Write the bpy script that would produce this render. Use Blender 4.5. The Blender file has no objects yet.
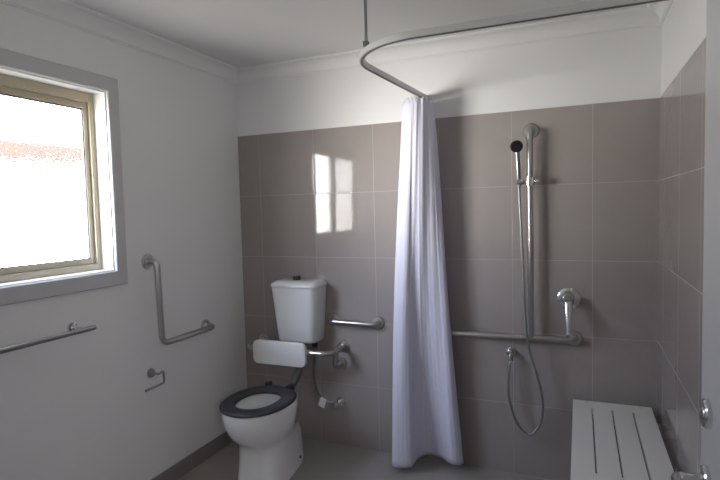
import bpy, bmesh, math, random
from mathutils import Vector, Matrix
random.seed(7)
C = bpy.context.scene.collection
SC = bpy.context.scene
PI = math.pi

# ------------------------------------------------------------------ room size (metres)
W = 2.461          # width, left wall x=0, right wall x=W, back wall y=0
CEIL = 2.425
YF = -2.64         # front wall (the doorway the picture is taken from)

# ------------------------------------------------------------------ materials
def pmat(name, col, rough=0.5, metal=0.0, spec=0.5, coat=0.0, noise=0.0, nscale=6.0, bump=0.0, bscale=80.0):
    m = bpy.data.materials.new(name); m.use_nodes = True
    nt = m.node_tree; n = nt.nodes; l = nt.links
    b = n['Principled BSDF']
    b.inputs['Base Color'].default_value = (*col, 1)
    b.inputs['Roughness'].default_value = rough
    b.inputs['Metallic'].default_value = metal
    b.inputs['Specular IOR Level'].default_value = spec
    b.inputs['Coat Weight'].default_value = coat
    tc = n.new('ShaderNodeTexCoord')
    if noise > 0:
        t = n.new('ShaderNodeTexNoise'); t.inputs['Scale'].default_value = nscale; t.inputs['Detail'].default_value = 6
        l.new(tc.outputs['Object'], t.inputs['Vector'])
        r = n.new('ShaderNodeMapRange'); r.inputs['To Min'].default_value = 1 - noise; r.inputs['To Max'].default_value = 1 + noise
        l.new(t.outputs['Fac'], r.inputs['Value'])
        mx = n.new('ShaderNodeVectorMath'); mx.operation = 'SCALE'; mx.inputs[0].default_value = col
        l.new(r.outputs['Result'], mx.inputs['Scale']); l.new(mx.outputs['Vector'], b.inputs['Base Color'])
    if bump > 0:
        t2 = n.new('ShaderNodeTexNoise'); t2.inputs['Scale'].default_value = bscale; t2.inputs['Detail'].default_value = 3
        l.new(tc.outputs['Object'], t2.inputs['Vector'])
        bp = n.new('ShaderNodeBump'); bp.inputs['Strength'].default_value = bump; bp.inputs['Distance'].default_value = 0.002
        l.new(t2.outputs['Fac'], bp.inputs['Height']); l.new(bp.outputs['Normal'], b.inputs['Normal'])
    return m

def tile_mat(name, ax_u, ax_v, u0, v0, size, col, grout, rough, tilt=0.0, mort=0.004):
    """square tiles laid on a regular grid, grout lines where u-u0 or v-v0 is a multiple of size"""
    m = bpy.data.materials.new(name); m.use_nodes = True
    nt = m.node_tree; n = nt.nodes; l = nt.links
    b = n['Principled BSDF']
    tc = n.new('ShaderNodeTexCoord'); sep = n.new('ShaderNodeSeparateXYZ')
    l.new(tc.outputs['Object'], sep.inputs[0])
    def math_(op, a, c=None):
        k = n.new('ShaderNodeMath'); k.operation = op
        for i, v in enumerate((a, c)):
            if v is None: continue
            if isinstance(v, (int, float)): k.inputs[i].default_value = v
            else: l.new(v, k.inputs[i])
        return k.outputs[0]
    u = math_('DIVIDE', math_('SUBTRACT', sep.outputs['XYZ'.index(ax_u)], u0), size)
    v = math_('DIVIDE', math_('SUBTRACT', sep.outputs['XYZ'.index(ax_v)], v0), size)
    def edge(x):
        f = math_('FRACT', x); return math_('MINIMUM', f, math_('SUBTRACT', 1.0, f))
    d = math_('MINIMUM', edge(u), edge(v))
    g = n.new('ShaderNodeMapRange'); g.inputs['From Min'].default_value = mort * .3 / size; g.inputs['From Max'].default_value = mort * .62 / size
    g.inputs['To Min'].default_value = 1; g.inputs['To Max'].default_value = 0
    l.new(d, g.inputs['Value'])
    cell = n.new('ShaderNodeCombineXYZ'); l.new(math_('FLOOR', u), cell.inputs[0]); l.new(math_('FLOOR', v), cell.inputs[1])
    wn = n.new('ShaderNodeTexWhiteNoise'); wn.noise_dimensions = '3D'; l.new(cell.outputs[0], wn.inputs['Vector'])
    # colour of each tile: slight batch variation and soft cloudy stone mottling
    nz = n.new('ShaderNodeTexNoise'); nz.inputs['Scale'].default_value = 7; nz.inputs['Detail'].default_value = 8; nz.inputs['Roughness'].default_value = .65
    l.new(tc.outputs['Object'], nz.inputs['Vector'])
    var = math_('ADD', math_('MULTIPLY', wn.outputs['Value'], .025), math_('ADD', .898, math_('MULTIPLY', nz.outputs['Fac'], .18)))
    sc = n.new('ShaderNodeVectorMath'); sc.operation = 'SCALE'; sc.inputs[0].default_value = col; l.new(var, sc.inputs['Scale'])
    mix = n.new('ShaderNodeMix'); mix.data_type = 'RGBA'
    l.new(g.outputs['Result'], mix.inputs['Factor']); l.new(sc.outputs['Vector'], mix.inputs['A']); mix.inputs['B'].default_value = (*grout, 1)
    l.new(mix.outputs['Result'], b.inputs['Base Color'])
    rr = n.new('ShaderNodeMapRange'); rr.inputs['To Min'].default_value = rough; rr.inputs['To Max'].default_value = .8
    l.new(g.outputs['Result'], rr.inputs['Value']); l.new(rr.outputs['Result'], b.inputs['Roughness'])
    b.inputs['Specular IOR Level'].default_value = .42
    bp = n.new('ShaderNodeBump'); bp.inputs['Strength'].default_value = .5; bp.inputs['Distance'].default_value = .001; bp.invert = True
    l.new(g.outputs['Result'], bp.inputs['Height'])
    if tilt > 0:
        geo = n.new('ShaderNodeNewGeometry')
        off = n.new('ShaderNodeVectorMath'); off.operation = 'SUBTRACT'; l.new(wn.outputs['Color'], off.inputs[0]); off.inputs[1].default_value = (.5, .5, .5)
        s2 = n.new('ShaderNodeVectorMath'); s2.operation = 'SCALE'; s2.inputs['Scale'].default_value = tilt; l.new(off.outputs[0], s2.inputs[0])
        ad = n.new('ShaderNodeVectorMath'); ad.operation = 'ADD'; l.new(geo.outputs['Normal'], ad.inputs[0]); l.new(s2.outputs[0], ad.inputs[1])
        nm = n.new('ShaderNodeVectorMath'); nm.operation = 'NORMALIZE'; l.new(ad.outputs[0], nm.inputs[0])
        l.new(nm.outputs[0], bp.inputs['Normal'])
    l.new(bp.outputs['Normal'], b.inputs['Normal'])
    return m

def glass_mat():
    m = bpy.data.materials.new('obscure_glass'); m.use_nodes = True
    nt = m.node_tree; n = nt.nodes; l = nt.links; n.clear()
    out = n.new('ShaderNodeOutputMaterial'); mix = n.new('ShaderNodeMixShader')
    tr = n.new('ShaderNodeBsdfTransparent'); tr.inputs['Color'].default_value = (.95, .96, .96, 1)
    rf = n.new('ShaderNodeBsdfRefraction'); rf.inputs['Roughness'].default_value = .10; rf.inputs['IOR'].default_value = 1.06
    tc = n.new('ShaderNodeTexCoord')
    vo = n.new('ShaderNodeTexVoronoi'); vo.inputs['Scale'].default_value = 95; vo.feature = 'SMOOTH_F1'
    l.new(tc.outputs['Object'], vo.inputs['Vector'])
    bp = n.new('ShaderNodeBump'); bp.inputs['Strength'].default_value = .8; bp.inputs['Distance'].default_value = .006
    l.new(vo.outputs['Distance'], bp.inputs['Height']); l.new(bp.outputs['Normal'], rf.inputs['Normal'])
    mix.inputs['Fac'].default_value = .6
    l.new(tr.outputs[0], mix.inputs[1]); l.new(rf.outputs[0], mix.inputs[2]); l.new(mix.outputs[0], out.inputs['Surface'])
    return m

def fabric_mat():
    m = bpy.data.materials.new('curtain_fabric'); m.use_nodes = True
    nt = m.node_tree; n = nt.nodes; l = nt.links; n.clear()
    out = n.new('ShaderNodeOutputMaterial'); mix = n.new('ShaderNodeMixShader'); mix.inputs['Fac'].default_value = .2
    df = n.new('ShaderNodeBsdfPrincipled'); df.inputs['Roughness'].default_value = .55; df.inputs['Specular IOR Level'].default_value = .3
    tl = n.new('ShaderNodeBsdfTranslucent'); tl.inputs['Color'].default_value = (.83, .82, .89, 1)
    uv = n.new('ShaderNodeTexCoord'); sep = n.new('ShaderNodeSeparateXYZ'); l.new(uv.outputs['UV'], sep.inputs[0])
    def wave(sock, k):
        a = n.new('ShaderNodeMath'); a.operation = 'MULTIPLY'; a.inputs[1].default_value = k * 2 * PI; l.new(sock, a.inputs[0])
        s = n.new('ShaderNodeMath'); s.operation = 'SINE'; l.new(a.outputs[0], s.inputs[0])
        r = n.new('ShaderNodeMapRange'); r.inputs['From Min'].default_value = .2; r.inputs['From Max'].default_value = .6; l.new(s.outputs[0], r.inputs['Value'])
        return r.outputs['Result']
    st = wave(sep.outputs[0], 70)
    mc = n.new('ShaderNodeMix'); mc.data_type = 'RGBA'; mc.inputs['A'].default_value = (.80, .79, .90, 1); mc.inputs['B'].default_value = (.74, .73, .85, 1)
    l.new(st, mc.inputs['Factor']); l.new(mc.outputs['Result'], df.inputs['Base Color'])
    nz = n.new('ShaderNodeTexNoise'); nz.inputs['Scale'].default_value = 18; nz.inputs['Detail'].default_value = 4; l.new(uv.outputs['Object'], nz.inputs['Vector'])
    bp = n.new('ShaderNodeBump'); bp.inputs['Strength'].default_value = .35; bp.inputs['Distance'].default_value = .01
    l.new(nz.outputs['Fac'], bp.inputs['Height']); l.new(bp.outputs['Normal'], df.inputs['Normal'])
    l.new(df.outputs[0], mix.inputs[1]); l.new(tl.outputs[0], mix.inputs[2]); l.new(mix.outputs[0], out.inputs['Surface'])
    return m

def clear_mat():
    m = bpy.data.materials.new('clear_glass'); m.use_nodes = True
    n = m.node_tree.nodes; n.clear()
    o_ = n.new('ShaderNodeOutputMaterial'); t_ = n.new('ShaderNodeBsdfTransparent'); t_.inputs['Color'].default_value = (.95, .965, .96, 1)
    m.node_tree.links.new(t_.outputs[0], o_.inputs['Surface'])
    return m

TILE = (.305, .27, .257); GROUT = (.385, .35, .335)
M = dict(
    paint=pmat('wall_paint', (.74, .735, .735), .55, bump=.12, bscale=260, noise=.012, nscale=3),
    ceil=pmat('ceiling_paint', (.68, .68, .68), .7, noise=.01, nscale=2),
    cornice=pmat('cornice_paint', (.74, .735, .73), .6),
    trimpaint=pmat('gloss_trim_paint', (.50, .50, .505), .35, noise=.01),
    reveal=pmat('white_reveal_paint', (.80, .80, .80), .35),
    tile_back=tile_mat('taupe_tile_back', 'X', 'Z', .163, 0, .4, TILE, GROUT, .055, .010),
    tile_side=tile_mat('taupe_tile_side', 'Y', 'Z', -.57, 0, .4, TILE, GROUT, .055, 0.0),
    tile_floor=tile_mat('taupe_floor_tile', 'X', 'Y', .163, -.16, .4, (.34, .32, .305), (.40, .385, .37), .36, .004),
    tile_skirt=tile_mat('taupe_skirting_tile', 'Y', 'Z', -.185, .2, .4, (.235, .215, .205), (.36, .34, .33), .30),
    alu=pmat('cream_aluminium', (.43, .38, .27), .38, noise=.02),
    gasket=pmat('dark_rubber', (.03, .03, .032), .6),
    glass=glass_mat(), clear=clear_mat(),
    steel=pmat('brushed_stainless', (.50, .49, .47), .30, 1.0, noise=.03, nscale=30),
    chrome=pmat('polished_chrome', (.72, .73, .74), .09, 1.0),
    satin=pmat('satin_steel', (.36, .36, .365), .28, 1.0),
    track=pmat('satin_aluminium', (.64, .64, .635), .40, .45, noise=.02),
    china=pmat('white_vitreous_china', (.80, .80, .79), .10, coat=.4),
    plastic=pmat('white_plastic', (.72, .72, .70), .35),
    cistern=pmat('white_cistern_plastic', (.70, .695, .685), .22),
    benchp=pmat('white_bench_board', (.80, .79, .77), .42, noise=.01),
    seat=pmat('charcoal_seat_plastic', (.026, .027, .033), .48),
    black=pmat('black_plastic', (.012, .012, .016), .35),
    pipe=pmat('grey_pipe', (.13, .13, .13), .4),
    hose=pmat('metal_hose', (.34, .34, .34), .32, .85, bump=.6, bscale=400),
    braid=pmat('braided_hose', (.16, .16, .165), .42, .6, bump=.6, bscale=500),
    tag=pmat('paper_tag', (.66, .65, .61), .8, noise=.12, nscale=90),
    fabric=fabric_mat(),
    lever=pmat('clear_chrome_lever', (.74, .75, .76), .16, .8),
    door=pmat('painted_door', (.42, .42, .435), .34, noise=.01),
    brick=pmat('neighbour_render', (.80, .77, .72), .9, noise=.05),
    roof=pmat('terracotta_roof', (.034, .018, .011), .85, noise=.6, nscale=5),
    hallpaint=pmat('hall_paint', (.50, .49, .48), .8),
    wood=pmat('hall_floor_vinyl', (.22, .19, .17), .5, noise=.1),
)

# ------------------------------------------------------------------ mesh helpers
def link(name, bm, mat, parent=None, smooth=False, angle=None):
    me = bpy.data.meshes.new(name); bm.normal_update()
    bmesh.ops.recalc_face_normals(bm, faces=bm.faces)
    bm.to_mesh(me); bm.free()
    o = bpy.data.objects.new(name, me); C.objects.link(o)
    for m in (mat if isinstance(mat, (list, tuple)) else [mat]): me.materials.append(m)
    if smooth:
        for p in me.polygons: p.use_smooth = True
        if angle: me.set_sharp_from_angle(angle=math.radians(angle))
    if parent is not None:
        o.parent = parent
        o.matrix_parent_inverse = Matrix.Translation(-Vector(parent.location)) if parent.type == 'EMPTY' or parent.location.length else Matrix()
    return o

def thing(name, label, cat, loc, group=None):
    o = bpy.data.objects.new(name, None); C.objects.link(o); o.location = loc
    o.empty_display_size = .05
    o['label'] = label; o['category'] = cat
    if group: o['group'] = group
    return o

def struct(o): o['kind'] = 'structure'; return o

def box(bm, x0, x1, y0, y1, z0, z1, bev=0.0, seg=2):
    r = bmesh.ops.create_cube(bm, size=1)
    vs = r['verts']
    for v in vs:
        v.co = Vector(((x0 + x1) / 2 + v.co.x * (x1 - x0), (y0 + y1) / 2 + v.co.y * (y1 - y0), (z0 + z1) / 2 + v.co.z * (z1 - z0)))
    if bev > 0:
        es = list({e for v in vs for e in v.link_edges})
        bmesh.ops.bevel(bm, geom=es, offset=bev, segments=seg, affect='EDGES', profile=.5)
    return bm

def BX(*a, **k): return box(bmesh.new(), *a, **k)

def fillet(pts, r, n=8):
    pts = [Vector(p) for p in pts]; out = [pts[0]]
    rs = r if isinstance(r, (list, tuple)) else [r] * (len(pts) - 2)
    for i in range(1, len(pts) - 1):
        a, b, c = pts[i - 1], pts[i], pts[i + 1]
        d1 = (a - b); d2 = (c - b); l1, l2 = d1.length, d2.length; d1.normalize(); d2.normalize()
        ang = d1.angle(d2)
        if ang > PI - .01 or rs[i - 1] <= 0: out.append(b); continue
        t = min(rs[i - 1] / math.tan(ang / 2), l1 * .49, l2 * .49); rr = t * math.tan(ang / 2)
        p1, p2 = b + d1 * t, b + d2 * t
        ctr = b + (d1 + d2).normalized() * (rr / math.sin(ang / 2))
        v1, v2 = p1 - ctr, p2 - ctr; tot = v1.angle(v2); ax = v1.cross(v2).normalized()
        for k in range(n + 1):
            out.append(ctr + Matrix.Rotation(tot * k / n, 3, ax) @ v1)
    out.append(pts[-1]); return out

def catmull(pts, n=10):
    P = [Vector(p) for p in pts]; P = [P[0] * 2 - P[1]] + P + [P[-1] * 2 - P[-2]]; out = []
    for i in range(1, len(P) - 2):
        for k in range(n):
            t = k / n; a, b, c, d = P[i - 1:i + 3]
            out.append(.5 * ((2 * b) + (c - a) * t + (2 * a - 5 * b + 4 * c - d) * t * t + (3 * b - a - 3 * c + d) * t ** 3))
    out.append(P[-2]); return out

def sweep(bm, path, prof, up=None, cap=True):
    """sweep a closed 2-D profile [(side, up)] along a path; up fixes the profile's second axis"""
    path = [Vector(p) for p in path]; rings = []; N = None
    for i, p in enumerate(path):
        t = (path[min(i + 1, len(path) - 1)] - path[max(i - 1, 0)]).normalized()
        if up is not None: u = Vector(up); s = t.cross(u).normalized(); u = s.cross(t)
        else:
            if N is None:
                N = t.orthogonal().normalized()
            N = (N - t * N.dot(t)).normalized(); u = N; s = t.cross(u)
        rings.append([bm.verts.new(p + s * a + u * b) for a, b in prof])
    k = len(prof)
    for r0, r1 in zip(rings, rings[1:]):
        for j in range(k): bm.faces.new((r0[j], r0[(j + 1) % k], r1[(j + 1) % k], r1[j]))
    if cap: bm.faces.new(rings[0][::-1]); bm.faces.new(rings[-1])
    return bm

def circ(r, n=16): return [(r * math.cos(2 * PI * k / n), r * math.sin(2 * PI * k / n)) for k in range(n)]
def tube(bm, path, r, n=16): return sweep(bm, path, circ(r, n))

def lathe(bm, prof, origin, axis, n=32):
    """prof: [(radius, height along axis)]"""
    ax = Vector(axis).normalized(); s = ax.orthogonal().normalized(); t = ax.cross(s); o = Vector(origin); rings = []
    for r, h in prof:
        if r < 1e-6: rings.append([bm.verts.new(o + ax * h)])
        else: rings.append([bm.verts.new(o + ax * h + (s * math.cos(2 * PI * k / n) + t * math.sin(2 * PI * k / n)) * r) for k in range(n)])
    for a, b in zip(rings, rings[1:]):
        for k in range(n):
            q = [a[k % len(a)], a[(k + 1) % len(a)], b[(k + 1) % len(b)], b[k % len(b)]]
            q = list(dict.fromkeys(q))
            if len(q) > 2: bm.faces.new(q)
    if len(rings[0]) > 1: bm.faces.new(rings[0][::-1])
    if len(rings[-1]) > 1: bm.faces.new(rings[-1])
    return bm

def loft(bm, rings, cap0=True, cap1=True):
    R = [[bm.verts.new(p) for p in r] for r in rings]; k = len(R[0])
    for a, b in zip(R, R[1:]):
        for j in range(k): bm.faces.new((a[j], a[(j + 1) % k], b[(j + 1) % k], b[j]))
    if cap0: bm.faces.new(R[0][::-1])
    if cap1: bm.faces.new(R[-1])
    return bm

def flange(name, at, axis, parent, R=.04, mat=None, th=.009):
    """round concealed-fix grab rail cover plate"""
    return link(name, lathe(bmesh.new(), [(R, 0), (R, th * .55), (R * .93, th), (R * .55, th * 1.15), (R * .46, th * 1.9), (.0, th * 1.9)], at, axis), mat or M['steel'], parent, True, 40)

# ------------------------------------------------------------------ camera (solved from the tile grid)
cam = bpy.data.cameras.new('camera'); co = bpy.data.objects.new('camera', cam); C.objects.link(co)
f = Vector((-.38575014, .92074391, -.05854468)); r = Vector((.9226031, .38493173, -.02512141)); u = Vector((.00059468, .0637042, .99796865))
co.matrix_world = Matrix(((r.x, u.x, -f.x, 2.1012), (r.y, u.y, -f.y, -2.9511), (r.z, u.z, -f.z, 1.4964), (0, 0, 0, 1)))
cam.sensor_width = 36; cam.lens = 525.06 * 36 / 720; cam.clip_start = .02
SC.camera = co

# ------------------------------------------------------------------ room shell
struct(link('floor', BX(-.12, W + .12, YF - .1, .12, -.08, 0), M['tile_floor']))
struct(link('ceiling', BX(-.12, W + .12, YF - .1, .12, CEIL, CEIL + .08), M['ceil']))
TP = .008                                   # tile thickness: tiles stand proud of the paint line
wb = struct(link('wall_back', BX(-.12, W + .12, TP, .12, 0, CEIL), M['paint']))
tb = link('tile_cladding', BX(0, W, 0, TP, 0, 2.0), M['tile_back'], wb)
wr = struct(link('wall_right', BX(W + TP, W + .12, YF, TP, 0, CEIL), M['paint']))
tr_ = link('tile_cladding', BX(W, W + TP, -1.62, TP, 0, 2.0), M['tile_side'], wr)
# left wall with the window opening
WY0, WY1, WZ0, WZ1 = -1.062, -2.17, 1.232, 2.085
T = .016
bm = bmesh.new()
a0, a1, b0, b1 = WY0 + T, WY1 - T, WZ0 - T, WZ1 + T
box(bm, -.12, 0, a0, TP, 0, CEIL); box(bm, -.12, 0, YF, a1, 0, CEIL)
box(bm, -.12, 0, a1, a0, 0, b0); box(bm, -.12, 0, a1, a0, b1, CEIL)
struct(link('wall_left', bm, M['paint']))
# front wall with the doorway
DX0, DX1, DZ = 1.50, 2.372, 2.06
bm = bmesh.new()
box(bm, 0, DX0, YF - .1, YF, 0, CEIL); box(bm, DX1, W + .12, YF - .1, YF, 0, CEIL); box(bm, DX0, DX1, YF - .1, YF, DZ, CEIL)
struct(link('wall_front', bm, M['paint']))
# tiled skirting along the painted left wall
struct(link('baseboard_left', BX(0, .009, YF, -.001, 0, .092, bev=.0015), M['tile_skirt']))
# cove cornice
def cornice(name, p0, p1, inward):
    pr = [(0, 0), (0, -.080), (.006, -.080), (.008, -.074), (.013, -.072)]
    for k in range(9):
        a = PI / 2 * k / 8; pr.append((.066 - .053 * math.cos(a), -.072 + .060 * math.sin(a)))
    pr += [(.068, -.010), (.074, -.007), (.074, 0)]
    bm = bmesh.new(); iv = Vector(inward)
    rings = [[Vector(p) + iv * a + Vector((0, 0, b)) for a, b in pr] for p in (p0, p1)]
    loft(bm, rings); return struct(link(name, bm, M['cornice'], None, True, 35))
cornice('trim_1', (-.0, YF, CEIL), (-.0, TP, CEIL), (1, 0, 0))
cornice('trim_2', (0, TP, CEIL), (W + TP, TP, CEIL), (0, -1, 0))
cornice('trim_3', (W + TP, YF, CEIL), (W + TP, TP, CEIL), (-1, 0, 0))

# ------------------------------------------------------------------ window
win = bpy.data.objects.new('window_1', None); C.objects.link(win); win.location = (0, (WY0 + WY1) / 2, WZ0); struct(win)
bm = bmesh.new()
for q in ((WY0, WY0 + T, WZ0 - T, WZ1 + T), (WY1 - T, WY1, WZ0 - T, WZ1 + T), (WY1, WY0, WZ1, WZ1 + T), (WY1, WY0, WZ0 - T, WZ0)):
    box(bm, -.118, .001, *q)
link('reveal', bm, M['reveal'], win)
AW = .072; G = -.004
bm = bmesh.new()       # mitred architrave
oy0, oy1, oz0, oz1 = WY0 + AW, WY1 - AW, WZ0 - .078, WZ1 + AW + .004
iy0, iy1, iz0, iz1 = WY0 + .006, WY1 - .006, WZ0 - .006, WZ1 + .006
def arch(A, B, Cc, D):
    rings = []
    prof = [(0, 0), (0, .014), (.06, .018), (.94, .018), (1, .014), (1, 0)]
    for (o, i) in ((A, D), (B, Cc)):
        rings.append([Vector((x, i[0] + (o[0] - i[0]) * t, i[1] + (o[1] - i[1]) * t)) for t, x in prof])
    loft(bm, rings)
arch((oy0, oz1), (oy0, oz0), (iy0, iz0), (iy0, iz1)); arch((oy1, oz1), (oy1, oz0), (iy1, iz0), (iy1, iz1))
arch((oy0, oz1), (oy1, oz1), (iy1, iz1), (iy0, iz1)); arch((oy0, oz0), (oy1, oz0), (iy1, iz0), (iy0, iz0))
link('architrave', bm, M['trimpaint'], win)
def frame(bm, x0, x1, y0, y1, z0, z1, w, wt=None, wb_=None, bev=.002):
    wt = wt or w; wb_ = wb_ or w
    box(bm, x0, x1, y0 - w, y0, z0, z1, bev); box(bm, x0, x1, y1, y1 + w, z0, z1, bev)
    box(bm, x0, x1, y1 + w, y0 - w, z1 - wt, z1, bev); box(bm, x0, x1, y1 + w, y0 - w, z0, z0 + wb_, bev)
bm = bmesh.new(); frame(bm, -.118, -.072, WY0 - .0005, WY1 + .0005, WZ0 + .0005, WZ1 - .0005, .026, .045, .03); link('window_frame', bm, M['alu'], win)
ym = -1.615
for nm, y0, y1, x in (('sash', WY0 - .026, ym - .045, -.100), ('sash', ym + .02, WY1 + .026, -.112)):
    bm = bmesh.new(); frame(bm, x - .009, x + .015, y0 - .001, y1 + .001, WZ0 + .031, WZ1 - .046, .024, .03, .026)
    s = link(nm, bm, M['alu'], win)
    bm = bmesh.new(); frame(bm, x - .004, x + .011, y0 - .0245, y1 + .0245, WZ0 + .0565, WZ1 - .0755, .005, .006, .005, 0); link('glazing_gasket', bm, M['gasket'], s)
    gp = link('glass_pane', BX(x - .002, x + .002, y1 + .026, y0 - .026, WZ0 + .058, WZ1 - .077), [M['clear'], M['glass']], s)
    for pg in gp.data.polygons:
        if pg.normal.x > .9: pg.material_index = 1          # only the room side of the sheet is patterned

def screen_mat():
    m = bpy.data.materials.new('insect_mesh'); m.use_nodes = True
    n = m.node_tree.nodes; n.clear(); l_ = m.node_tree.links
    o_ = n.new('ShaderNodeOutputMaterial'); mx = n.new('ShaderNodeMixShader'); mx.inputs['Fac'].default_value = .2
    t_ = n.new('ShaderNodeBsdfTransparent'); d_ = n.new('ShaderNodeBsdfDiffuse'); d_.inputs['Color'].default_value = (.03, .03, .03, 1)
    l_.new(t_.outputs[0], mx.inputs[1]); l_.new(d_.outputs[0], mx.inputs[2]); l_.new(mx.outputs[0], o_.inputs['Surface'])
    return m
link('insect_screen', BX(-.1275, -.1265, WY1 + .03, ym + .02, WZ0 + .04, WZ1 - .05), screen_mat(), win)

# ------------------------------------------------------------------ what stands outside the window
out = thing('neighbouring_carport', 'brown carport roof standing outside, seen blurred through the obscure window glass', 'carport', (-4.3, 1.2, 0))
rot = Matrix.Translation((-4.3, 1.2, 0)) @ Matrix.Rotation(math.radians(-4), 4, 'Z')
bm = bmesh.new()
pr = [(.0, 2.16), (.02, 2.18), (.02, 2.42), (-.4, 2.55), (-2.2, 2.55), (-2.2, 2.43), (-.1, 2.38), (-.1, 2.16)]
loft(bm, [[Vector((a, y, b)) for a, b in pr] for y in (-6, 6)]); bm.transform(rot); link('roof', bm, M['roof'], out)
for y in (-5.6, 5.6):
    for x in (-.08, -2.1):
        bm = BX(x - .05, x + .05, y - .05, y + .05, -.3, 2.41); bm.transform(rot); link('post', bm, M['brick'], out)

# ------------------------------------------------------------------ door, swung open into the room on the right
door = bpy.data.objects.new('door_1', None); C.objects.link(door); door.location = (2.345, -2.62, 0); struct(door)
H = Vector((2.334, -2.615, 0)); E = Vector((2.3165, -1.79, 0)); d = (E - H).normalized(); nrm = Vector((-d.y, d.x, 0))   # nrm faces the camera side (-x)
LW = (E - H).length
DM = Matrix(((d.x, -nrm.x, 0, H.x), (d.y, -nrm.y, 0, H.y), (0, 0, 1, 0), (0, 0, 0, 1)))   # local x along leaf, local y into leaf
bm = BX(0, LW, 0, .036, .012, 2.04, bev=.002); bm.transform(DM); link('door_leaf', bm, M['door'], door)
def on_door(bm): bm.transform(DM); return bm
bs = LW - .060
lv = link('lever_handle', on_door(lathe(bmesh.new(), [(.027, 0), (.027, -.007), (.024, -.010), (.010, -.011), (.010, -.045), (0, -.045)], (bs, 0, .985), (0, 1, 0))), M['chrome'], door, True, 40)
link('lever_bar', on_door(tube(bmesh.new(), fillet([(bs, -.012, .985), (bs, -.052, .985), (bs - .125, -.052, .985)], .012), .0095)), M['chrome'], lv, True, 50)
pv = link('privacy_latch', on_door(lathe(bmesh.new(), [(.027, 0), (.027, -.007), (.024, -.010), (.012, -.0105), (.011, -.012), (0, -.012)], (bs, 0, 1.110), (0, 1, 0))), M['chrome'], door, True, 40)
link('turn_snib', on_door(BX(bs - .004, bs + .004, -.0155, -.010, 1.100, 1.120, bev=.002)), M['chrome'], pv)
for zc in (.25, 1.02, 1.80): link('hinge', on_door(lathe(bmesh.new(), [(.006, -.05), (.006, .05)], (-.006, -.004, zc), (0, 0, 1), 12)), M['steel'], door)
bm = bmesh.new()
box(bm, DX0, DX0 + .02, YF - .1, YF, 0, DZ); box(bm, DX1 - .02, DX1, YF - .1, YF, 0, DZ); box(bm, DX0, DX1, YF - .1, YF, DZ - .02, DZ)
struct(link('trim_4', bm, M['trimpaint']))

# ------------------------------------------------------------------ hall behind the camera
bm = bmesh.new()
box(bm, .3, 3.3, -4.3, YF - .1, -.08, 0); struct(link('floor_hall', bm, M['wood']))
struct(link('ceiling_hall', BX(.3, 3.3, -4.3, YF - .1, CEIL, CEIL + .08), M['hallpaint']))
struct(link('wall_hall_back', BX(.3, 3.3, -4.3, -4.2, 0, CEIL), M['hallpaint']))
struct(link('wall_hall_left', BX(.2, .3, -4.3, YF - .1, 0, CEIL), M['hallpaint']))
struct(link('wall_hall_right', BX(3.3, 3.4, -4.3, YF - .1, 0, CEIL), M['hallpaint']))
struct(link('wall_hall_front', BX(W + .12, 3.3, YF - .1, YF, 0, CEIL), M['hallpaint']))

# ------------------------------------------------------------------ left wall fittings
TR = .016
g = thing('grab_rail', 'L-shaped stainless grab rail on the white wall right of the window', 'grab rail', (0, -.84, 1.0), 'stainless grab rails')
path = fillet([(.006, -.843, 1.250), (.066, -.843, 1.250), (.066, -.832, .812), (.066, -.405, .812), (.006, -.405, .812)], [.035, .05, .035], 10)
link('rail_tube', tube(bmesh.new(), path, TR), M['steel'], g, True, 60)
flange('flange', (0, -.843, 1.250), (1, 0, 0), g); flange('flange', (0, -.405, .812), (1, 0, 0), g)

g = thing('towel_rail', 'slim straight chrome towel rail on the white wall under the window', 'towel rail', (0, -1.65, 1.0))
link('rail_tube', tube(bmesh.new(), [(.07, -1.245, .992), (.07, -2.07, .992)], .0115), M['satin'], g, True, 60)
for y in (-1.305, -2.01):
    p = flange('post', (0, y, 1.0), (1, 0, 0), g, .024, M['chrome'], .008)
    link('post_arm', tube(bmesh.new(), [(.008, y, 1.0), (.055, y, .995), (.068, y, .992)], .009), M['chrome'], p, True, 60)

g = thing('toilet_roll_holder', 'small empty chrome hook toilet roll holder low on the white wall', 'toilet roll holder', (0, -.86, .65))
flange('rosette', (-.001, -.858, .657), (1, 0, 0), g, .025, M['satin'], .012)
link('hook', tube(bmesh.new(), fillet([(.012, -.858, .657), (.058, -.858, .657), (.060, -.826, .668), (.060, -.826, .602), (.060, -.955, .598)], [.012, .01, .012], 6), .006, 12), M['satin'], g, True, 60)

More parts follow.
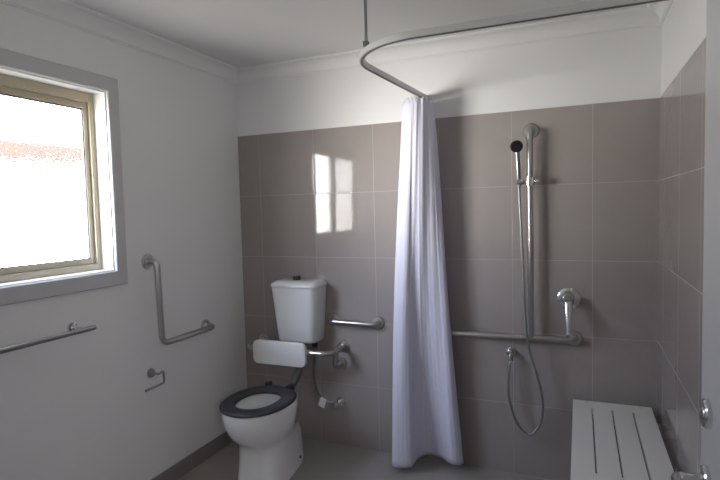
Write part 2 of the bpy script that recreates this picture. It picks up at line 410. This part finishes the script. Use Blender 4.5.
# ------------------------------------------------------------------ toilet
TX = .470
def sup(cx, yf, yb, hw, z, nx=2.4, n=40, egg=0.0):
    """superellipse ring; egg > 0 narrows the front"""
    cy, hl = (yf + yb) / 2, (yb - yf) / 2; out_ = []
    for k in range(n):
        a = 2 * PI * k / n; c, s = math.cos(a), math.sin(a)
        X = math.copysign(abs(c) ** (2 / nx), c); Y = math.copysign(abs(s) ** (2 / nx), s)
        out_.append(Vector((cx + hw * X * (1 + egg * Y * .5), cy + hl * Y, z)))
    return out_
t = thing('toilet', 'white ceramic toilet with open charcoal seat standing on the dark tiled floor', 'toilet', (TX, -.45, 0))
S = [(0, -.655, -.175, .128, 3.1, -.50), (.012, -.658, -.172, .130, 3.1, -.50), (.02, -.655, -.175, .128, 3.1, -.50), (.10, -.648, -.180, .124, 3.0, -.50), (.18, -.645, -.192, .123, 2.9, -.48), (.215, -.650, -.210, .125, 2.8, -.42), (.238, -.668, -.235, .132, 2.6, -.32),
     (.258, -.693, -.268, .141, 2.45, -.20), (.280, -.718, -.305, .154, 2.3, -.06), (.31, -.742, -.328, .167, 2.2, .04), (.36, -.767, -.325, .179, 2.2, .08), (.415, -.780, -.315, .185, 2.2, .08), (.438, -.780, -.314, .185, 2.2, .08), (.445, -.776, -.318, .181, 2.2, .08)]
rings = [sup(TX, a, b, hw, z, nx, 44, eg) for z, a, b, hw, nx, eg in S]
I = [(.445, -.735, -.365, .137), (.435, -.728, -.372, .130), (.42, -.735, -.365, .137), (.36, -.72, -.385, .125), (.325, -.68, -.40, .100), (.316, -.655, -.415, .085), (.27, -.63, -.42, .07), (.235, -.60, -.44, .055), (.225, -.57, -.47, .03)]
rings += [sup(TX, a, b, hw, z, 2.1, 44, .06) for z, a, b, hw in I]
link('pan', loft(bmesh.new(), rings), M['china'], t, True, 50)
pan = C.objects['pan']
for sx in (-1, 1): link('screw_cap', lathe(bmesh.new(), [(.009, 0), (.009, .004), (.006, .007), (0, .007)], (TX + sx * .1165, -.33, .055), (sx, 0, 0), 16), M['pipe'], t, True, 40)
# seat ring
def ring(z, off):
    return sup(TX, -.790 + off, -.330 - off, .191 - off, z, 2.15, 56, .07)
def inner(z, off):
    return sup(TX, -.705 - off, -.425 + off, .108 + off, z, 2.2, 56, .10)
rs = [ring(.448, .006), ring(.452, 0), ring(.461, 0), ring(.468, .007), ring(.471, .020), inner(.471, .018), inner(.468, .006), inner(.461, 0), inner(.452, 0), inner(.448, .004)]
bm = bmesh.new(); loft(bm, rs + [rs[0]], False, False); bmesh.ops.remove_doubles(bm, verts=bm.verts, dist=1e-5)
seat = link('seat', bm, M['seat'], t, True, 50)
for sx in (-1, 1):
    h = link('seat_hinge', BX(TX + sx * .075 - .016, TX + sx * .075 + .016, -.362, -.322, .446, .488, bev=.006), M['seat'], seat)
link('flush_pipe', tube(bmesh.new(), catmull([(.47, -.085, .674), (.47, -.085, .60), (.469, -.09, .52), (.465, -.125, .455), (.46, -.19, .418), (TX, -.29, .412), (TX, -.325, .412)], 8), .021), M['pipe'], t, True, 60)
link('pipe_collar', tube(bmesh.new(), [(TX + .001, -.262, .412), (TX, -.320, .412)], .031, 24), M['black'], C.objects['flush_pipe'], True, 50)

# ------------------------------------------------------------------ cistern
CX = .475
c = thing('cistern', 'white plastic toilet cistern with black flush button on the tiled wall', 'cistern', (CX, -.09, .66))
def rrect(cx, hw, y0, y1, z, rad, n=6):
    """rounded rectangle, square at the wall (y1), rounded in front (y0)"""
    pts = []
    for (px, py, a0_, rr) in ((cx + hw, y1, 0, .012), (cx - hw, y1, PI / 2, .012), (cx - hw, y0, PI, rad), (cx + hw, y0, 3 * PI / 2, rad)):
        sx = 1 if px > cx else -1; sy = 1 if py == y1 else -1
        ox, oy = px - sx * rr, py - sy * rr
        for k in range(n + 1):
            a = a0_ + PI / 2 * k / n; pts.append(Vector((ox + rr * math.cos(a), oy + rr * math.sin(a), z)))
    return pts
B = [(.676, .108, -.130, .03), (.682, .126, -.148, .04), (.694, .132, -.155, .045), (.80, .141, -.164, .045), (.95, .153, -.174, .045), (1.024, .158, -.179, .045)]
link('body', loft(bmesh.new(), [rrect(CX, hw, y0, -.004, z, rd) for z, hw, y0, rd in B]), M['cistern'], c, True, 45)
Ld = [(1.0245, .160, -.183), (1.028, .163, -.186), (1.040, .163, -.186), (1.050, .158, -.180), (1.060, .142, -.162), (1.064, .115, -.135)]
link('lid', loft(bmesh.new(), [rrect(CX, hw, y0, -.003, z, .05) for z, hw, y0 in Ld]), M['cistern'], c, True, 50)
link('flush_button', loft(bmesh.new(), [rrect(CX - .010, hw, -.105, -.065, z, .008) for z, hw in ((1.063, .020), (1.084, .020), (1.088, .017))]), M['black'], c, True, 40)
link('inlet_nut', lathe(bmesh.new(), [(.017, 0), (.017, .022), (.013, .024), (.013, .040)], (.572, -.075, .643), (0, 0, 1), 12), M['black'], c, True, 40)

# ------------------------------------------------------------------ backrest
b = thing('back_support_rail', 'white padded back support board on a steel rail in front of the cistern', 'back support', (TX, 0, .62))
link('support_rail', tube(bmesh.new(), fillet([(.150, -.004, .642), (.150, -.205, .642), (.738, -.205, .642), (.738, -.004, .642)], .06, 10), TR), M['steel'], b, True, 60)
for x in (.150, .738):
    flange('flange', (x, 0, .642), (0, -1, 0), b); flange('flange', (x - (.02 if x > .4 else -.02), 0, .532), (0, -1, 0), b)
    xs = x - (.02 if x > .4 else -.02)
    link('brace', tube(bmesh.new(), fillet([(xs, -.005, .532), (xs, -.095, .532), (x, -.120, .640)], .05, 8), .015), M['steel'], b, True, 60)
bm = bmesh.new()
def rr4(hw, hh, rad, y, zc=.634, cx=.413):
    pts = []
    for (sx, sz, a0_) in ((1, 1, 0), (-1, 1, PI / 2), (-1, -1, PI), (1, -1, 3 * PI / 2)):
        for k in range(9):
            a = a0_ + PI / 2 * k / 8; pts.append(Vector((cx + sx * (hw - rad) + rad * math.cos(a), y, zc + sz * (hh - rad) + rad * math.sin(a))))
    return pts
loft(bm, [rr4(.172, .062, .026, -.222), rr4(.182, .072, .034, -.226), rr4(.184, .074, .036, -.240), rr4(.182, .072, .034, -.250), rr4(.174, .064, .028, -.254)])
link('pad', bm, M['plastic'], b, True, 45)

# ------------------------------------------------------------------ grab rail beside the cistern
g = thing('grab_rail', 'short straight horizontal grab rail on the tiles beside the cistern', 'grab rail', (.83, 0, .8), 'stainless grab rails')
link('rail_tube', tube(bmesh.new(), fillet([(.680, -.005, .808), (.680, -.062, .808), (.972, -.062, .804), (.972, -.005, .804)], .035, 8), TR), M['steel'], g, True, 60)
flange('flange', (.680, 0, .808), (0, -1, 0), g); flange('flange', (.972, 0, .804), (0, -1, 0), g)

# ------------------------------------------------------------------ stop valve
v = thing('stop_valve', 'small chrome water stop valve with a paper tag low on the tiles', 'valve', (.70, 0, .29))
flange('rosette', (.707, 0, .288), (0, -1, 0), v, .029, M['chrome'], .012)
vb = link('valve_body', tube(bmesh.new(), [(.707, -.010, .288), (.707, -.062, .288)], .011), M['chrome'], v, True, 50)
link('valve_outlet', tube(bmesh.new(), [(.707, -.050, .288), (.640, -.056, .297)], .0085), M['chrome'], vb, True, 50)
link('valve_handle', lathe(bmesh.new(), [(.016, 0), (.019, .006), (.019, .018), (.013, .026), (0, .026)], (.707, -.060, .288), (0, -1, 0), 8), M['chrome'], v, True, 35)
link('supply_hose', tube(bmesh.new(), catmull([(.642, -.056, .297), (.612, -.058, .308), (.578, -.062, .345), (.560, -.066, .41), (.558, -.07, .49), (.567, -.074, .58), (.572, -.075, .645)], 10), .0065, 12), M['braid'], v, True, 60)
bm = BX(-.022, .022, -.004, .0, -.030, .030, bev=.001); bm.transform(Matrix.Translation((.612, -.070, .292)) @ Matrix.Rotation(math.radians(22), 4, 'Y'))
tg = link('paper_tag', bm, M['tag'], v); tg['label'] = 'white paper tag'

# ------------------------------------------------------------------ shower grab rail (upright on a horizontal bar)
BXX = 1.862
g = thing('grab_rail', 'tall upright and horizontal shower grab rail on the tiles right of the curtain', 'grab rail', (BXX, 0, .8), 'stainless grab rails')
link('horizontal_tube', tube(bmesh.new(), fillet([(1.30, -.005, .786), (1.30, -.060, .786), (2.074, -.060, .790), (2.074, -.005, .790)], .035, 8), TR), M['steel'], g, True, 60)
link('vertical_tube', tube(bmesh.new(), fillet([(BXX + .002, -.005, 1.888), (BXX, -.060, 1.888), (BXX, -.060, .790)], .035, 8), TR), M['steel'], g, True, 60)
flange('flange', (1.30, 0, .786), (0, -1, 0), g); flange('flange', (2.074, 0, .790), (0, -1, 0), g); flange('flange', (BXX + .002, 0, 1.888), (0, -1, 0), g)
# sliding clamp on the upright
sl = link('slider_clamp', lathe(bmesh.new(), [(.0165, -.022), (.024, -.022), (.024, .022), (.0165, .022)], (BXX, -.060, 1.619), (0, 0, 1), 24), M['chrome'], g, True, 40)
link('clamp_knob', lathe(bmesh.new(), [(.010, .02), (.012, .028), (.017, .031), (.017, .047), (.012, .052), (0, .052)], (BXX, -.060, 1.619), (1, -.1, 0), 20), M['chrome'], sl, True, 40)
link('handset_cradle', lathe(bmesh.new(), [(.011, .02), (.011, .034), (.016, .036), (.019, .040), (.019, .066), (.014, .070), (0, .070)], (BXX, -.060, 1.617), (-1, -.35, 0), 20), M['chrome'], sl, True, 40)

# ------------------------------------------------------------------ hand shower
h = thing('hand_shower', 'black-faced chrome hand shower on its long hose beside the upright rail', 'hand shower', (1.81, -.09, 1.62))
hx, hy = 1.806, -.088
pth = [Vector((hx + .004, hy + .004, 1.60)), Vector((hx + .002, hy - .002, 1.66)), Vector((hx, hy - .006, 1.72)), Vector((hx - .004, hy - .010, 1.775)), Vector((hx - .006, hy - .012, 1.805))]
rad = [.0085, .0115, .012, .0115, .013]
bm = bmesh.new(); R_ = []
cp = catmull(pth, 6)
for i, p in enumerate(cp):
    tt = i / (len(cp) - 1) * (len(rad) - 1); k = min(int(tt), len(rad) - 2); rr = rad[k] + (rad[k + 1] - rad[k]) * (tt - k)
    R_.append([p + Vector((math.cos(2 * PI * j / 16) * rr, math.sin(2 * PI * j / 16) * rr, 0)) for j in range(16)])
loft(bm, R_); link('handle', bm, M['satin'], h, True, 60)
ha = Vector((.10, -1, -.22)).normalized(); hc = Vector((hx - .006, hy - .012, 1.803))
hd = link('spray_head', lathe(bmesh.new(), [(0, -.020), (.016, -.019), (.028, -.010), (.0325, .002), (.033, .012), (.030, .016), (0, .016)], hc, ha), M['chrome'], h, True, 45)
link('spray_face', lathe(bmesh.new(), [(.0320, .0135), (.0310, .0185), (.024, .0205), (.010, .0195), (0, .0195)], hc, ha), M['black'], hd, True, 45)
hose = catmull([(hx + .004, hy + .004, 1.602), (1.812, -.090, 1.54), (1.818, -.094, 1.40), (1.826, -.096, 1.20), (1.833, -.096, 1.0), (1.840, -.096, .85), (1.852, -.094, .76), (1.880, -.088, .65), (1.908, -.08, .54), (1.922, -.075, .43),
                (1.912, -.072, .345), (1.880, -.070, .283), (1.842, -.070, .268), (1.800, -.070, .30), (1.765, -.068, .375), (1.745, -.065, .47), (1.744, -.062, .56), (1.751, -.058, .63), (1.757, -.055, .665)], 8)
link('hose', tube(bmesh.new(), hose, .0068, 12), M['hose'], h, True, 60)
o = thing('shower_outlet', 'round chrome hose outlet elbow on the tiles under the horizontal bar', 'wall outlet', (1.752, 0, .69))
flange('rosette', (1.752, 0, .692), (0, -1, 0), o, .030, M['chrome'], .012)
link('elbow', tube(bmesh.new(), fillet([(1.752, -.012, .692), (1.755, -.055, .692), (1.757, -.055, .655)], .018, 8), .0125), M['chrome'], o, True, 50)

# ------------------------------------------------------------------ mixer
m_ = thing('shower_mixer', 'round chrome shower mixer tap with a long drooping lever', 'mixer tap', (2.047, 0, 1.0))
link('cover_plate', lathe(bmesh.new(), [(.058, 0), (.058, .004), (.052, .009), (.034, .011), (0, .011)], (2.047, 0, .998), (0, -1, 0), 40), M['chrome'], m_, True, 40)
mb = link('mixer_body', lathe(bmesh.new(), [(.030, .010), (.030, .045), (.028, .052), (.026, .075), (.021, .083), (0, .085)], (2.047, 0, .998), (0, -1, 0), 32), M['chrome'], m_, True, 40)
bm = bmesh.new(); R_ = []
for k in range(13):
    s_ = k / 12; w = .021 - .009 * s_ + (.003 * max(0, s_ - .8) * 5); th = .010 - .004 * s_
    ctr = Vector((2.049 + .002 * s_, -.074 - .034 * math.sin(s_ * 1.4), 1.000 - .170 * s_))
    R_.append([ctr + Vector((w * math.cos(2 * PI * j / 16), th * math.sin(2 * PI * j / 16), 0)) for j in range(16)])
loft(bm, R_); link('lever', bm, M['lever'], m_, True, 50)

# ------------------------------------------------------------------ fold-down shower bench
bn = thing('shower_bench', 'white slatted fold-down shower bench against the right tiled wall', 'bench', (2.25, -.5, 0))
X0, X1, Y0, Y1, Z0, Z1 = 2.070, 2.430, -.945, -.055, .454, .481
xs = [X0, 2.156, 2.163, 2.246, 2.253, 2.337, 2.344, X1]
bm = bmesh.new()
ys = [Y0, -.842, -.158, Y1]
gv = [[[bm.verts.new((x, y, z)) for y in ys] for x in xs] for z in (Z0, Z1)]
hole = lambda i, j: j == 1 and i in (1, 3, 5)
for i in range(len(xs) - 1):
    for j in range(3):
        if hole(i, j): continue
        for q in (0, 1):
            bm.faces.new((gv[q][i][j], gv[q][i + 1][j], gv[q][i + 1][j + 1], gv[q][i][j + 1]))
        for di, dj, e in ((-1, 0, ((i, j), (i, j + 1))), (1, 0, ((i + 1, j), (i + 1, j + 1))), (0, -1, ((i, j), (i + 1, j))), (0, 1, ((i, j + 1), (i + 1, j + 1)))):
            ii, jj = i + di, j + dj
            if not (0 <= ii < len(xs) - 1 and 0 <= jj < 3) or hole(ii, jj):
                (a, b_), (c_, d_) = e
                bm.faces.new((gv[0][a][b_], gv[0][c_][d_], gv[1][c_][d_], gv[1][a][b_]))
bmesh.ops.recalc_face_normals(bm, faces=bm.faces)
ed = [e for e in bm.edges if len(e.link_faces) == 2 and e.calc_face_angle(0) > 1 and all(abs(v.co.z - Z1) < 1e-5 for v in e.verts)]
bmesh.ops.bevel(bm, geom=ed, offset=.0025, segments=2, affect='EDGES', profile=.5)
link('seat_board', bm, M['benchp'], bn)
for x, y in ((2.137, -.085), (2.378, -.076), (2.137, -.915), (2.378, -.915)):
    link('screw_cap', lathe(bmesh.new(), [(.009, 0), (.009, .0015), (.005, .0025), (0, .0025)], (x, y, Z1), (0, 0, 1), 16), M['plastic'], bn, True, 40)
for y in (-.14, -.86): link('cross_bar', BX(2.09, 2.42, y - .015, y + .015, Z0 - .028, Z0, bev=.003), M['steel'], bn)
for y in (-.14, -.86):
    link('hinge_bracket', BX(2.38, W, y - .03, y + .03, Z0 - .075, Z0 - .0285, bev=.003), M['steel'], bn)
    lg = link('leg', tube(bmesh.new(), [(2.115, y, Z0 - .026), (2.115, y, .012)], .0125), M['steel'], bn, True, 60)
    link('foot', lathe(bmesh.new(), [(.019, 0), (.019, .014), (.0135, .022), (.0, .022)], (2.115, y, 0), (0, 0, 1), 20), M['black'], lg, True, 40)

# ------------------------------------------------------------------ curtain track
RZ = 2.114
k = thing('curtain_track', 'curved aluminium curtain track hung from the ceiling around the shower', 'curtain track', (1.28, -.5, RZ))
tp = fillet([(1.302, -.002, RZ), (1.228, -1.100, RZ), (W - .001, -1.095, RZ)], .31, 24)
pr = [(-.010, -.010), (-.010, .012), (-.008, .014), (.008, .014), (.010, .012), (.010, -.010)]
link('track_profile', sweep(bmesh.new(), tp, pr, up=(0, 0, 1)), M['track'], k, True, 35)
link('glide_slot', sweep(bmesh.new(), tp, [(-.0045, -.0130), (-.0045, -.0101), (.0045, -.0101), (.0045, -.0130)], up=(0, 0, 1)), M['pipe'], k, True, 35)
link('ceiling_rod', tube(bmesh.new(), [(1.335, -1.010, RZ + .012), (1.335, -1.010, CEIL)], .006), M['satin'], k, True, 60)
cl = C.objects['ceiling_rod']
link('rod_clamp', BX(1.325, 1.345, -1.022, -.998, RZ + .012, RZ + .034, bev=.003), M['pipe'], cl)
link('rod_flange', lathe(bmesh.new(), [(.022, 0), (.022, -.004), (.010, -.010), (0, -.010)], (1.335, -1.010, CEIL), (0, 0, 1), 20), M['pipe'], cl, True, 40)
link('end_bracket', BX(1.286, 1.318, -.012, 0, RZ - .02, RZ + .02, bev=.003), M['track'], k)

# ------------------------------------------------------------------ shower curtain, gathered at the wall end of the track
cu = thing('shower_curtain', 'white striped shower curtain gathered against the tiled back wall', 'curtain', (1.28, -.12, .04))
bot = [(1.128, -.095), (1.114, -.160), (1.118, -.208), (1.148, -.234), (1.194, -.234), (1.226, -.214), (1.236, -.168), (1.238, -.110), (1.250, -.064), (1.280, -.042), (1.318, -.040), (1.354, -.056), (1.396, -.092), (1.440, -.120), (1.476, -.116), (1.492, -.090)]
top = [(1.196, -.090), (1.197, -.125), (1.207, -.152), (1.224, -.176), (1.246, -.194), (1.262, -.202), (1.274, -.206), (1.284, -.208), (1.294, -.207), (1.306, -.203), (1.320, -.196), (1.334, -.186), (1.346, -.172), (1.356, -.154), (1.362, -.132), (1.362, -.110)]
NB = 220; NV = 70; ZT, ZB = 2.082, .045
cb = catmull([(x, y, 0) for x, y in bot], 13); ct = catmull([(x, y, 0) for x, y in top], 13); NB = len(cb)
bm = bmesh.new(); grid = []
uvl = bm.loops.layers.uv.new('UVMap')
for j in range(NV + 1):
    s_ = j / NV; e_ = s_ ** .8; e_ = e_ * (1 - .12 * math.sin(PI * s_)); z = ZT + (ZB - ZT) * s_; row = []
    for i in range(NB):
        q = i / (NB - 1); p = ct[i].lerp(cb[i], e_)
        p.y -= .19 * e_ * (1 - s_) * math.sin(PI * min(max((q - .36) / .50, 0), 1)) ** 1.5     # the middle hangs flat above, falls back below
        p.x -= .024 * math.sin(PI * s_) * (1 - q) ** 2
        # small secondary pleats, fading downwards, and a slight sway
        n0 = Vector((0, 0, 0)); a_, b_ = ct[max(i - 1, 0)].lerp(cb[max(i - 1, 0)], e_), ct[min(i + 1, NB - 1)].lerp(cb[min(i + 1, NB - 1)], e_)
        tg_ = (b_ - a_).normalized(); n0 = Vector((tg_.y, -tg_.x, 0))
        w_ = .0007 * math.sin(q * 2 * PI * 15 + .6 * math.sin(s_ * 3)) * (1 - .7 * s_) + .0009 * math.sin(q * 2 * PI * 23 + s_ * 2.5) * s_ + .0022 * math.sin(q * 2 * PI * 6 + s_ * 7)
        x_, y_ = p.x + n0.x * w_, min(p.y + n0.y * w_, -.014)
        dz = .010 * math.sin(q * 2 * PI * 9) * max(0, 1 - s_ * 12)
        row.append(bm.verts.new((x_ + .006 * math.sin(s_ * 5 + q * 3), y_, z + dz + (.018 * q - .006) * s_)))
    grid.append(row)
for j in range(NV):
    for i in range(NB - 1):
        fc = bm.faces.new((grid[j][i], grid[j][i + 1], grid[j + 1][i + 1], grid[j + 1][i]))
        for lp, (a_, b_) in zip(fc.loops, ((i, j), (i + 1, j), (i + 1, j + 1), (i, j + 1))): lp[uvl].uv = (a_ / (NB - 1), b_ / NV)
cloth = link('cloth', bm, M['fabric'], cu, True)
so = cloth.modifiers.new('thickness', 'SOLIDIFY'); so.thickness = .0012
for i_, y_ in enumerate([-.06, -.085, -.11, -.135, -.16, -.185]):
    xx = 1.302 - .074 / 1.098 * (-y_)
    link('hook', tube(bmesh.new(), [(xx, y_, RZ - .012), (xx, y_ - .002, RZ - .02), (xx + .004, y_, RZ - .036)], .003, 8), M['plastic'], cu, True, 60)

# ------------------------------------------------------------------ light: daylight through the window, plus an added fill light in the hall
wd = bpy.data.worlds.new('daylight'); SC.world = wd; wd.use_nodes = True
n = wd.node_tree.nodes; l = wd.node_tree.links; n.clear()
wo = n.new('ShaderNodeOutputWorld'); bg = n.new('ShaderNodeBackground'); tc = n.new('ShaderNodeTexCoord'); sp = n.new('ShaderNodeSeparateXYZ')
l.new(tc.outputs['Generated'], sp.inputs[0])
rp = n.new('ShaderNodeValToRGB'); mr = n.new('ShaderNodeMapRange'); mr.inputs['From Min'].default_value = -1; mr.inputs['From Max'].default_value = 1
l.new(sp.outputs[2], mr.inputs['Value']); l.new(mr.outputs['Result'], rp.inputs['Fac'])
el = rp.color_ramp.elements
el[0].position = .0; el[0].color = (.05, .046, .042, 1)
el[1].position = 1.0; el[1].color = (.17, .19, .26, 1)
for sz, c_ in ((-.5, (.10, .093, .085)), (-.3, (.40, .375, .345)), (-.17, (.90, .865, .82)), (.03, (1.0, .97, .93)), (.10, (.74, .745, .775)), (.25, (.36, .385, .46)), (.5, (.30, .335, .43))):
    q = el.new((sz + 1) / 2); q.color = (*c_, 1)
# world weighted by direction to favour the curtain, standing in for sunlit surroundings: brighter towards -x -y, dimmer straight across and towards +y
ra = n.new('ShaderNodeValToRGB'); ma = n.new('ShaderNodeMapRange'); ma.inputs['From Min'].default_value = -1; ma.inputs['From Max'].default_value = 1
l.new(sp.outputs[1], ma.inputs['Value']); l.new(ma.outputs['Result'], ra.inputs['Fac'])
ea = ra.color_ramp.elements
ea[0].position = 0; ea[0].color = (.30, .30, .30, 1); ea[1].position = 1; ea[1].color = (.25, .25, .25, 1)
for y_, f_ in ((-.97, .40), (-.90, .38), (-.80, 1.4), (-.70, 1.7), (-.61, .72), (-.50, .48), (-.35, .36), (-.1, .32)):
    q = ea.new((y_ + 1) / 2); q.color = (f_, f_, f_, 1)
mm = n.new('ShaderNodeMix'); mm.data_type = 'RGBA'; mm.blend_type = 'MULTIPLY'; mm.inputs['Factor'].default_value = 1
l.new(rp.outputs['Color'], mm.inputs['A']); l.new(ra.outputs['Color'], mm.inputs['B'])
l.new(mm.outputs['Result'], bg.inputs['Color']); bg.inputs['Strength'].default_value = 134.0
l.new(bg.outputs[0], wo.inputs['Surface'])
pl = bpy.data.lights.new('window_daylight_portal', 'AREA'); pl.shape = 'RECTANGLE'; pl.size = 1.1; pl.size_y = .85; pl.cycles.is_portal = True
po = bpy.data.objects.new('window_daylight_portal', pl); C.objects.link(po)
po.location = (-.145, (WY0 + WY1) / 2, (WZ0 + WZ1) / 2); po.rotation_euler = (PI / 2, 0, -PI / 2)
hl = bpy.data.lights.new('hall_fill_light', 'AREA'); hl.shape = 'DISK'; hl.size = .6; hl.energy = 12; hl.color = (1, .97, .94)  # added fill for the left and back walls, no fixture stands here
ho = bpy.data.objects.new('hall_fill_light', hl); C.objects.link(ho); ho.location = (2.8, -3.45, 1.7)
ho.rotation_euler = (Vector((.2, -.4, .9)) - ho.location).to_track_quat('-Z', 'Y').to_euler()

vs = SC.view_settings; SC.display_settings.display_device = 'sRGB'
vs.view_transform = 'Standard'; vs.look = 'None'; vs.exposure = 0.0; vs.gamma = 1.0; vs.use_curve_mapping = False
cy = SC.cycles; cy.use_denoising = True; cy.max_bounces = 14; cy.diffuse_bounces = 8; cy.glossy_bounces = 5; cy.transparent_max_bounces = 12
cy.sample_clamp_indirect = 6.0; cy.blur_glossy = .5
